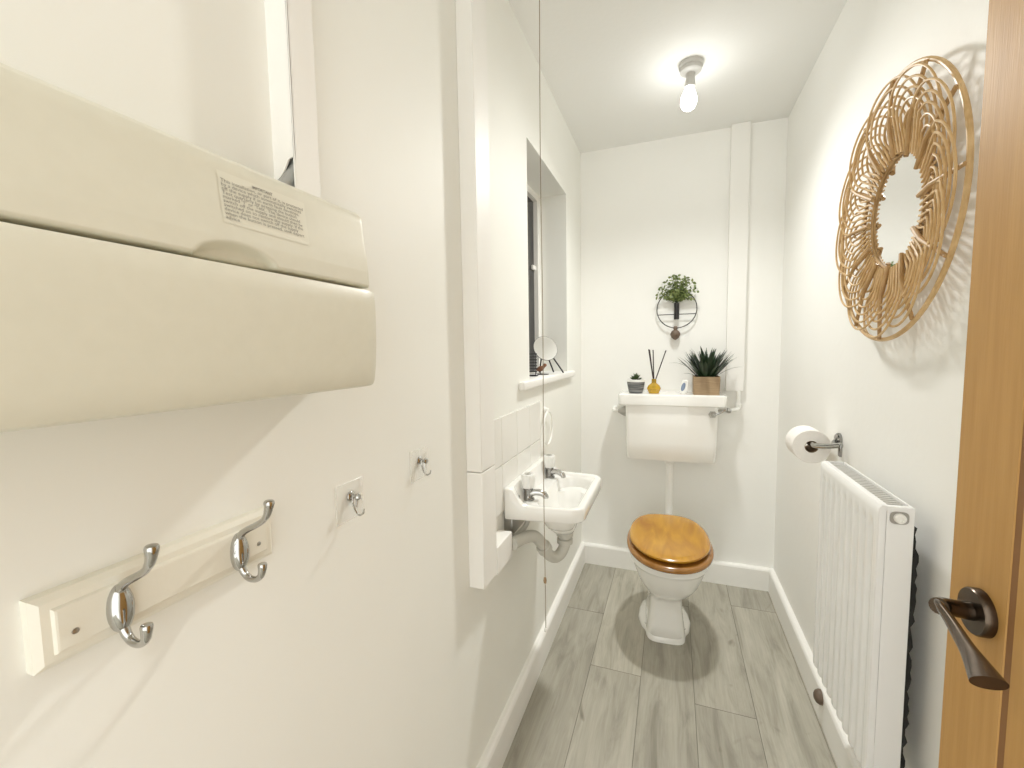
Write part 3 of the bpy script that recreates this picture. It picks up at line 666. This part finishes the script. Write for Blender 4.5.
# ================================================================== THINGS ON THE CISTERN
TZ = 1.0576
t = thing('succulent_pot', 'small striped grey bowl with a succulent on the cistern lid', 'potted plant', (-0.183, 2.425, TZ))
px, py = -0.183, 2.425
def sq_ring(c, hw, z, r, n=5):
    P = []
    for (sx, sy, a0) in ((1, 1, 0), (-1, 1, math.pi / 2), (-1, -1, math.pi), (1, -1, 1.5 * math.pi)):
        for k in range(n): a = a0 + math.pi / 2 * k / (n - 1); P.append((c[0] + sx * (hw - r) + r * math.cos(a), c[1] + sy * (hw - r) + r * math.sin(a), z))
    return P
b = B(); b.lathe([(0.030, 0), (0.036, 0.003), (0.041, 0.022), (0.0455, 0.050), (0.0465, 0.060)], (px, py, TZ), (0, 0, 1), 36); pot = b.build('pot', M['pot_grey'], t)
b = B(); b.lathe([(0.0466, 0.0602), (0.0472, 0.063), (0.0472, 0.072), (0.0455, 0.0735), (0.042, 0.0735), (0.041, 0.066)], (px, py, TZ), (0, 0, 1), 36); rimo = b.build('rim', M['plastic'], pot)
b = B(); b.lathe([(0.0405, 0.060), (0.0405, 0.067), (0.001, 0.068)], (px, py, TZ), (0, 0, 1), 24); b.build('soil', M['soil'], t)
b = B()
def fat_leaf(b, base, dirv, L, w, th):
    d = Vector(dirv).normalized(); s = d.cross(Vector((0, 0, 1))); s = s.normalized() if s.length > 1e-3 else Vector((1, 0, 0)); n = s.cross(d)
    rings = []
    for t_, k in ((0, 0.5), (0.25, 0.85), (0.55, 1), (0.8, 0.65), (1, 0.06)):
        c = Vector(base) + d * L * t_ + Vector((0, 0, 1)) * (0.15 * L * t_ * t_)
        rings.append([c + s * w * k * math.cos(a) + n * th * k * math.sin(a) for a in (2 * math.pi * i / 8 for i in range(8))])
    b.loft(rings)
for ring_i, (cnt, el, L) in enumerate(((11, 18, 0.034), (9, 45, 0.032), (6, 70, 0.030))):
    for k in range(cnt):
        a = 2 * math.pi * (k + 0.5 * ring_i) / cnt; e = R(el + random.uniform(-8, 8))
        fat_leaf(b, (px, py, TZ + 0.066 + 0.003 * ring_i), (math.cos(a) * math.cos(e), math.sin(a) * math.cos(e), math.sin(e)), L * random.uniform(0.9, 1.12), 0.0075, 0.003)
b.build('leaves', M['succ'], t)

t = thing('reed_diffuser', 'amber glass reed diffuser with dark sticks on the cistern lid', 'diffuser', (-0.089, 2.425, TZ))
qx, qy = -0.0895, 2.425
def faceted(prof, c, n=8):
    return [[(c[0] + r * math.cos(2 * math.pi * (k + 0.5) / n), c[1] + r * math.sin(2 * math.pi * (k + 0.5) / n), c[2] + z) for k in range(n)] for r, z in prof]
b = B(); b.loft(faceted([(0.026, 0), (0.038, 0.026), (0.030, 0.042), (0.013, 0.055)], (qx, qy, TZ))); b.build('bottle', M['amber'], t, smooth=10)
b = B(); b.lathe([(0.012, 0.054), (0.012, 0.072), (0.0125, 0.076), (0.007, 0.076)], (qx, qy, TZ), (0, 0, 1), 20); b.build('neck', M['amber'], t)
for (x1, z1, y1) in ((-0.118, 1.292, 2.425), (-0.1145, 1.289, 2.44), (-0.096, 1.288, 2.43), (-0.031, 1.285, 2.42)):
    b = B(); b.tube([(qx - 0.15 * (x1 - qx), qy, TZ + 0.02), (x1, y1, z1)], 0.0028, 8); b.build('reed', M['reed'], t)

t = thing('air_freshener', 'small white upright gadget with a blue grey oval on the cistern lid', 'gadget', (0.061, 2.43, TZ))
b = B(); rings = []
for dy in (-0.012, -0.009, 0.009, 0.012):
    k = 0.9 if abs(dy) > 0.01 else 1.0
    P = []
    for i in range(32):
        a = 2 * math.pi * i / 32; x = 0.019 * k * math.copysign(abs(math.cos(a)) ** 0.6, math.cos(a)); z = 0.036 + 0.036 * math.copysign(abs(math.sin(a)) ** 0.7, math.sin(a)) * (k if math.sin(a) > 0 else 1)
        P.append((0.062 + x + 0.010 * (z - 0.036) / 0.036 * 0.6 , 2.43 + dy, TZ + z))
    rings.append(P)
b.loft(rings); b.build('case', M['plastic'], t)
b = B(); b.loft([[(0.056 + (0.010 * math.cos(a)) * k + 0.005 * math.sin(a), 2.4175 - dd, TZ + 0.036 + 0.022 * math.sin(a) * k) for a in (2 * math.pi * i / 28 for i in range(28))] for k, dd in ((1, 0), (0.95, 0.0015), (0.7, 0.0022))]); b.build('oval_face', M['bluegrey'], t)

t = thing('planter', 'spiky dark green plant in a pale brown wooden box on the cistern lid', 'potted plant', (0.163, 2.43, TZ))
gx, gy = 0.1645, 2.432
b = B(); b.loft([sq_ring((gx, gy), 0.060, TZ, 0.003), sq_ring((gx, gy), 0.062, TZ + 0.092, 0.003), sq_ring((gx, gy), 0.0575, TZ + 0.092, 0.003), sq_ring((gx, gy), 0.0565, TZ + 0.07, 0.003)]); b.build('box', M['box_wood'], t, smooth=30)
B().box(gx - 0.056, gx + 0.056, gy - 0.056, gy + 0.056, TZ + 0.068, TZ + 0.080).build('soil', M['soil'], t)
b = B()
def blade(b, base, az, el0, L, w, droop):
    rings = []; p = Vector(base); n = 9
    for i in range(n + 1):
        s = i / n; el = el0 - droop * s * s
        d = Vector((math.cos(az) * math.cos(el), math.sin(az) * math.cos(el), math.sin(el)))
        if i: p = p + d * (L / n)
        side = Vector((-math.sin(az), math.cos(az), 0)); up = side.cross(d) * -1
        k = (0.55 + 0.45 * min(1, s * 4)) * (1 - s ** 3.5) + 0.07
        rings.append([p - side * w * k, p - up * w * 0.28 * k, p + side * w * k, p + up * w * 0.14 * k])
    b.loft(rings)
for k in range(95):
    az = random.uniform(0, 2 * math.pi); sp = random.random() ** 0.8
    el = R(lerp(88, 46, sp) + random.uniform(-4, 4)); L = random.uniform(0.14, 0.175) * (1.0 if sp < 0.8 else 0.92)
    if math.sin(az) > 0.3: el = max(el, R(66)); 
    r0 = 0.034 * sp
    blade(b, (gx + r0 * math.cos(az), gy + r0 * math.sin(az), TZ + 0.078), az, el, L, random.uniform(0.006, 0.0088), R(random.uniform(2, 25)))
for az, el, L, dr in ((R(185), 52, 0.185, 62), (R(188), 58, 0.12, 30), (R(-8), 40, 0.155, 40), (R(-4), 52, 0.165, 20), (R(-14), 58, 0.165, 15), (R(200), 62, 0.16, 10), (R(176), 66, 0.165, 8), (R(183), 38, 0.095, 60)):
    blade(b, (gx + 0.03 * math.cos(az), gy + 0.03 * math.sin(az), TZ + 0.078), az, R(el), L, 0.0048, R(dr))
b.build('leaves', M['leaf_dark'], t)

# ================================================================== WALL PLANTER RING
rx, ryy, rz = 0.0195, YB - 0.028, 1.506
t = thing('wall_planter', 'black wire ring wall planter holding a leafy green sprig', 'wall planter', (rx, YB, rz))
b = B(); b.tube([(rx + 0.101 * math.cos(a), ryy, rz + 0.101 * math.sin(a)) for a in (2 * math.pi * k / 64 for k in range(64))], 0.0026, 8, True); b.build('ring', M['blackmetal'], t)
b = B(); b.tube([(rx - 0.098, ryy, 1.478), (rx + 0.098, ryy, 1.478)], 0.0024, 8); b.build('crossbar', M['blackmetal'], t)
b = B(); b.lathe([(0.0125, 0), (0.0135, 0.003), (0.0135, 0.088), (0.0115, 0.088), (0.0110, 0.05)], (rx, ryy - 0.0, 1.451), (0, 0, 1), 24); b.build('vial', M['black'], t)
b = B(); b.tube([(rx, ryy + 0.002, rz + 0.1), (rx, YB, rz + 0.1)], 0.003, 8); b.build('wall_pin', M['blackmetal'], t)
st_b, lf_b = B(), B()
def small_leaf(b, p, d, L, w):
    d = Vector(d).normalized(); s = d.cross(Vector((random.uniform(-1, 1), random.uniform(-1, 1), random.uniform(-1, 1)))).normalized(); n = s.cross(d)
    prof = ((0, 0.1), (0.3, 0.85), (0.6, 0.95), (0.85, 0.5), (1, 0.05)); rings = []
    for t_, k in prof:
        c = p + d * L * t_ + n * (0.18 * L * t_ * (1 - t_))
        rings.append([c - s * w * k, c + n * 0.0006, c + s * w * k, c - n * 0.0006])
    b.loft(rings)
stems = [(-68, 0.135), (-52, 0.135), (-40, 0.14), (-27, 0.145), (-15, 0.155), (-4, 0.14), (6, 0.14), (16, 0.155), (26, 0.145), (38, 0.15), (50, 0.14), (63, 0.14), (-34, 0.10), (33, 0.10), (0, 0.10), (-58, 0.09), (55, 0.09), (74, 0.11), (-8, 0.15), (3, 0.155), (-20, 0.12), (20, 0.12), (-45, 0.08), (45, 0.08), (-10, 0.08), (12, 0.08), (30, 0.07), (-30, 0.07)]
for ang, L in stems:
    a = R(ang + random.uniform(-4, 4)); fy_ = random.uniform(-0.42, -0.02)
    pts = []
    for i in range(9):
        s = i / 8; aa = a * (0.45 + 0.55 * s)
        x = rx + math.sin(aa) * L * s * 0.80; z = 1.532 + math.cos(aa) * L * s * 0.9
        pts.append(Vector((x, max(-9, ryy + fy_ * L * s), z)))
    st_b.tube(pts, 0.0008, 5)
    for i in range(2, 9):
        for s in (-1, 1):
            d = (pts[i] - pts[i - 1]).normalized(); side = Vector((d.z, random.uniform(-0.8, 0.2), -d.x)).normalized() * s
            small_leaf(lf_b, pts[i], d * random.uniform(0.1, 0.8) + side, random.uniform(0.014, 0.024), random.uniform(0.005, 0.0085))
st_b.build('stems', M['leaf_dark'], t); lf_b.build('leaves', M['leaf'], t)
b = B(); b.lathe([(0.006, 0.038), (0.011, 0.030), (0.011, 0.024), (0.009, 0.018), (0.019, 0.010), (0.0255, -0.002), (0.0255, -0.010), (0.019, -0.024), (0.008, -0.034), (0.001, -0.037)], (0.0145, YB - 0.026, 1.377), (0, 0, 1), 28)
kn = b.build('wall_ornament', M['brown'], loc=(0.0145, YB, 1.377))
tag(kn, 'small brown acorn-shaped ornament on the wall just under the wire ring', 'ornament')

# ================================================================== CEILING LIGHT
lx, ly = 0.055, 1.940
t = thing('ceiling_light', 'white batten ceiling light with one bare lit bulb', 'ceiling light', (lx, ly, ZC))
b = B(); b.lathe([(0.044, 0), (0.0445, -0.016), (0.041, -0.019), (0.040, -0.030), (0.033, -0.036), (0.018, -0.039)], (lx, ly, ZC), (0, 0, 1), 40); b.build('base', M['lamp_white'], t)
ax = Vector((-0.06, 0.10, -1)).normalized(); c0 = Vector((lx, ly, ZC - 0.036))
b = B(); b.lathe([(0.017, -0.004), (0.017, 0.014), (0.0155, 0.016), (0.0175, 0.024), (0.0195, 0.044), (0.0185, 0.050), (0.014, 0.050)], c0, ax, 28); hd = b.build('lamp_holder', M['lamp_white'], t)
b = B(); b.lathe([(0.0140, 0.048), (0.0155, 0.056), (0.0200, 0.066), (0.0275, 0.081), (0.0305, 0.097), (0.0295, 0.112), (0.0230, 0.126), (0.0120, 0.1335), (0.001, 0.135)], c0, ax, 32); bulb_o = b.build('bulb', M['bulb'], t, smooth=60)
sl_ = bpy.data.lights.new('bulb_beam', 'SPOT'); sl_.energy = BEAM; sl_.spot_size = math.pi; sl_.spot_blend = 1.0; sl_.shadow_soft_size = 0.055; sl_.color = (0.99, 0.995, 0.96)
sl_.use_nodes = True; _nt = sl_.node_tree                     # gentle distance falloff for the wide soft beam
_em = next(n for n in _nt.nodes if n.type == 'EMISSION'); _fo = _nt.nodes.new('ShaderNodeLightFalloff'); _fo.inputs['Strength'].default_value = 1.3
_nt.links.new(_fo.outputs['Linear'], _em.inputs['Strength'])
so = bpy.data.objects.new('bulb_beam', sl_); COL.objects.link(so); so.location = c0 + ax * 0.195
so.rotation_euler = Vector((0.0, -0.28, -0.96)).to_track_quat('-Z', 'Y').to_euler()

# ================================================================== RADIATOR
RY0, RY1, RZ0, RZ1 = 1.112, 1.506, 0.322, 0.957
RF, RBK = XR - 0.101, XR - 0.040
t = thing('radiator', 'white ribbed panel radiator on the wall beyond the open door', 'radiator', (XR, 1.31, RZ0))
NR = 9
b = B()
ny, ysr = 120, []
m0 = 0.018
def gro(y):
    u = (y - RY0 - m0) / (RY1 - RY0 - 2 * m0)
    if u <= 0 or u >= 1: return 0.0
    f = (u * NR) % 1.0
    return sstep(0.16, 0.34, f) * (1 - sstep(0.66, 0.84, f))
zs = [RZ0, RZ0 + 0.004, RZ0 + 0.010, RZ0 + 0.020, RZ0 + 0.032, RZ0 + 0.2, RZ0 + 0.4, RZ1 - 0.060, RZ1 - 0.048, RZ1 - 0.036, RZ1 - 0.02, RZ1 - 0.006, RZ1 - 0.002, RZ1]
rows_ = []
for z in zs:
    kz = (1 - sstep(RZ1 - 0.058, RZ1 - 0.036, z))
    edge = 0.004 * (1 - sstep(RZ0, RZ0 + 0.006, z)) + 0.004 * sstep(RZ1 - 0.006, RZ1, z)
    row = []
    for i in range(ny + 1):
        y = RY0 + 0.003 + (RY1 - RY0 - 0.006) * i / ny
        e2 = 0.003 * (1 - sstep(RY0, RY0 + 0.008, y)) + 0.003 * sstep(RY1 - 0.008, RY1, y)
        row.append((RF + 0.006 * gro(y) * kz + edge + e2, y, z))
    rows_.append(row)
b.loft([r + [(RF + 0.014, RY1 - 0.003, r[0][2]), (RF + 0.014, RY0 + 0.003, r[0][2])] for r in rows_]); b.build('front_panel', M['radiator'], t, smooth=40)
b = B(); b.box(RF + 0.014, RBK, RY0, RY0 + 0.0025, RZ0 + 0.004, RZ1, 0.0008, 1); sp = b.build('side_panel', M['radiator'], t)
b = B(); b.box(RF + 0.014, RBK, RY1 - 0.0025, RY1, RZ0 + 0.004, RZ1, 0.0008, 1); b.build('side_panel', M['radiator'], t)
b = B(); b.box(RBK - 0.003, RBK, RY0 + 0.003, RY1 - 0.003, RZ0 + 0.004, RZ1, 0.001, 1); b.build('back_panel', M['radiator'], t)
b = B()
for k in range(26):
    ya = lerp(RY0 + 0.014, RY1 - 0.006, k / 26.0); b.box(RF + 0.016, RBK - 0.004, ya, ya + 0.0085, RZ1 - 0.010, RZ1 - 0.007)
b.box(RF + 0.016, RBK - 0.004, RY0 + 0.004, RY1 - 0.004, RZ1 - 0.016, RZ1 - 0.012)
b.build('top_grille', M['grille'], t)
b = B(); b.box(RF + 0.014, RF + 0.019, RY0 + 0.0026, RY1 - 0.0026, RZ1 - 0.012, RZ1, 0.001, 1); b.build('top_edge', M['radiator'], t)
b = B(); b.box(RF + 0.019, RBK - 0.003, RY0 + 0.0026, RY0 + 0.014, RZ1 - 0.006, RZ1, 0.001, 1); b.build('grille_end', M['radiator'], t)
# air vent plug in the end panel
vy = RY0
b = B(); b.loft([[(XR - 0.066 + hwx * math.copysign(abs(math.cos(a)) ** 0.6, math.cos(a)), vy - dd, 0.934 + hz_ * math.copysign(abs(math.sin(a)) ** 0.6, math.sin(a))) for a in (2 * math.pi * i / 28 for i in range(28))] for hwx, hz_, dd in ((0.0165, 0.0135, 0.0), (0.0165, 0.0135, 0.0014), (0.0148, 0.0118, 0.0014), (0.0148, 0.0118, 0.0004))])
b.build('plug_surround', M['steel'], t)
b = B(); b.lathe([(0.0105, 0), (0.0105, 0.006), (0.0085, 0.010), (0.004, 0.0105), (0.0035, 0.008)], (XR - 0.066, vy - 0.0004, 0.934), (0, -1, 0), 24); b.build('vent_plug', M['plastic'], t)
b = B(); b.lathe([(0.011, 0), (0.011, 0.010), (0.013, 0.012), (0.013, 0.030), (0.008, 0.034)], (XR - 0.072, vy - 0.0003, 0.352), (0, -1, 0), 20); b.build('valve', M['chrome'], t)
b = B(); b.tube([(XR - 0.072, vy - 0.022, 0.352), (XR - 0.072, vy - 0.022, 0.0)], 0.0075, 14); b.build('tail_pipe', M['chrome'], t)
for y in (1.30, 1.44):
    b = B(); b.box(RBK, XR, y - 0.015, y + 0.015, 0.45, 0.88); b.build('bracket', M['radiator'], t)
# ragged dark strip standing in for the darkness of the gap behind the radiator
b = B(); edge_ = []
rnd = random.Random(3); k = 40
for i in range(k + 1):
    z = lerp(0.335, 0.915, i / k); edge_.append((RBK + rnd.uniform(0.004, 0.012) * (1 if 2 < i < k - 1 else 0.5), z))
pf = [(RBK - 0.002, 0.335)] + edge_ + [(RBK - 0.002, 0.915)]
b.loft([[(x, RY0 + 0.002, z) for x, z in pf], [(x, RY0 + 0.05, z) for x, z in pf]]); b.build('dark_gap_strip', M['dark'], t, smooth=10)

# brown disc door stop on the baseboard under the radiator
b = B(); b.lathe([(0.024, 0), (0.024, 0.006), (0.019, 0.016), (0.010, 0.021), (0.001, 0.022)], (XR - BT, 1.672, 0.094), (-1, 0, 0), 28)
tag(b.build('door_stop', M['brown'], loc=(XR - BT, 1.672, 0.094)), 'brown round stop on the baseboard below the radiator', 'door stop')

# ================================================================== TOILET ROLL
t = thing('toilet_roll_holder', 'chrome toilet roll holder on the wall above the radiator', 'roll holder', (XR, 1.62, 0.96))
b = B(); b.lathe([(0.024, 0), (0.024, 0.007), (0.020, 0.011), (0.010, 0.012)], (XR, 1.683, 0.988), (-1, 0, 0), 28); b.build('wall_plate', M['tapchrome'], t)
b = B(); b.tube(smooth_path([(XR - 0.018, 1.612, 0.985), (XR - 0.046, 1.650, 0.972), (XR - 0.067, 1.685, 0.9655), (XR - 0.070, 1.712, 0.9643), (XR - 0.070, 1.80, 0.9643)], 6), 0.0088, 14); b.build('arm', M['chrome'], t)
b = B(); b.tube([(XR - 0.008, 1.683, 0.988), (XR - 0.022, 1.660, 0.985), (XR - 0.032, 1.634, 0.979)], 0.0075, 12); b.build('bracket', M['tapchrome'], t)
b = B(); b.box(XR - 0.022, XR - 0.016, 1.606, 1.626, 0.948, 0.988, 0.002); b.build('cover_flap', M['tapchrome'], t)
t = thing('toilet_roll', 'white toilet paper roll hanging on the chrome holder', 'toilet roll', (XR - 0.067, 1.75, 0.95))
rc = (XR - 0.070, 1.712, 0.955)
b = B(); prof = [(0.0205, 0.0), (0.0555, 0.0), (0.057, 0.0015), (0.057, 0.0985), (0.0555, 0.1), (0.0205, 0.1)]
b.lathe(prof + [(0.0205, 0.0)], rc, (0, 1, 0), 48)
b2 = bmesh.new(); b2.free()
bmesh.ops.remove_doubles(b.bm, verts=b.bm.verts, dist=1e-6)
for f in [f for f in b.bm.faces if len(f.verts) > 4]: b.bm.faces.remove(f)
b.build('paper', M['paper'], t)
b = B(); b.loft([[(rc[0] + r * math.cos(a), rc[1] + yy, rc[2] + r * math.sin(a)) for a in (2 * math.pi * i / 40 for i in range(40))] for r, yy in ((0.0204, 0.0005), (0.0204, 0.0995), (0.0194, 0.0995), (0.0194, 0.0005), (0.0204, 0.0005))], cap0=False, cap1=False); b.build('core', M['card'], t)

# ================================================================== RATTAN WALL MIRROR
mcx, mcy, mcz = XR, 1.315, 1.613
t = thing('wall_mirror', 'round mirror in a petal-shaped rattan frame on the wall above the radiator', 'mirror', (mcx, mcy, mcz))
def W(rad, ang, off): return (mcx - off, mcy + rad * math.cos(ang), mcz + rad * math.sin(ang))
b = B(); b.lathe([(0.001, 0.012), (0.133, 0.012), (0.133, 0.018), (0.001, 0.018)], (mcx, mcy, mcz), (-1, 0, 0), 64); b.build('backing', M['cane_dark'], t)
b = B(); b.lathe([(0.001, 0.0181), (0.130, 0.0181), (0.130, 0.0205), (0.001, 0.0205)], (mcx, mcy, mcz), (-1, 0, 0), 64); b.build('mirror_glass', M['mirror'], t)
b = B(); b.tube([W(0.302, 2 * math.pi * k / 96, 0.036) for k in range(96)], 0.0050, 10, True); b.build('hoop', M['cane'], t)
for rad, off, rr_ in ((0.130, 0.023, 0.0032), (0.165, 0.027, 0.0034)):
    b = B(); b.tube([W(rad, 2 * math.pi * k / 80, off) for k in range(80)], rr_, 8, True); b.build('inner_ring', M['cane_dark'], t)
NP = 12
def sl(rad): return 0.026 + 0.026 * sstep(0.10, 0.30, rad)
NK = 6
proto = None
for k in range(NK):
    f = (NK - 1 - k) / (NK - 1)                       # outermost loop first
    w0 = lerp(0.005, 0.058, f); hw = lerp(0.018, 0.112, f); rt = lerp(0.200, 0.296, f)
    pts = []
    rc_ = rt - hw * (0.85 if f > 0.3 else 1.1)
    leg = [(math.sqrt(0.131 ** 2 - w0 ** 2), w0), (math.sqrt(0.150 ** 2 - (w0 * 1.25) ** 2), w0 * 1.25)]
    arc = [(rc_ + (rt - rc_) * math.sin(a), hw * math.cos(a)) for a in (math.pi / 2 * j / 5 for j in range(6))]
    half = leg + arc
    full = half + [(r_, -w_) for r_, w_ in reversed(half[:-1])]
    path = smooth_path([(-(sl(r_) + 0.006 * (w_ / 0.10)), w_, r_) for r_, w_ in full], 3)
    bb = B(); bb.tube([(mcx + p[0], mcy + p[1], mcz + p[2]) for p in path], 0.0026, 7)
    if proto is None: proto = bb.build('petal', M['cane'], t)
    else: bb.build('cane_loop', M['cane'], proto)
# spoke prototypes
bb = B(); bb.tube([(mcx - 0.032, mcy, mcz + 0.126), (mcx - 0.045, mcy, mcz + 0.20), (mcx - 0.042, mcy, mcz + 0.302)], [0.0052, 0.0050, 0.0042], 8); spoke = bb.build('spoke', M['cane_dark'], t)
for k in range(1, NP):
    p = dup(proto, t); p.rotation_euler = (2 * math.pi * k / NP, 0, 0)
for k in range(1, NP):
    p = dup(spoke, t); p.rotation_euler = (2 * math.pi * k / NP, 0, 0)

# ================================================================== CAMERA, LIGHT, VIEW
f_px, yaw, pitch, roll = 432.5735, 0.3550, -0.0786, -0.0159
import_p = None
def cam_basis(yaw, pitch, roll):
    cy_, sy_ = math.cos(yaw), math.sin(yaw); cp, sp_ = math.cos(pitch), math.sin(pitch)
    F = Vector((-sy_ * cp, cy_ * cp, sp_)); Rv = Vector((cy_, sy_, 0)); U = Rv.cross(F)
    c, s = math.cos(roll), math.sin(roll)
    return F, Rv * c + U * s, -Rv * s + U * c
F, Rv, U = cam_basis(yaw, pitch, roll)
cam = bpy.data.cameras.new('camera'); co = bpy.data.objects.new('camera', cam); COL.objects.link(co)
cam.sensor_fit = 'HORIZONTAL'; cam.sensor_width = 36; cam.lens = f_px * 36 / 1024; cam.clip_start = 0.01
co.matrix_world = Matrix(((Rv.x, U.x, -F.x, 0), (Rv.y, U.y, -F.y, 0), (Rv.z, U.z, -F.z, CAM_H), (0, 0, 0, 1)))
sc.camera = co

w = bpy.data.worlds.new('outside'); w.use_nodes = True; sc.world = w  # bright even fill entering by the open front, added to lift the room
w.node_tree.nodes['Background'].inputs['Color'].default_value = (0.975, 0.98, 0.93, 1)
w.node_tree.nodes['Background'].inputs['Strength'].default_value = 1.3
sc.cycles.max_bounces = 16; sc.cycles.diffuse_bounces = 12
vs = sc.view_settings
vs.view_transform = 'Standard'; vs.look = 'None'; vs.gamma = 1.0; vs.use_curve_mapping = False; vs.exposure = 0.90
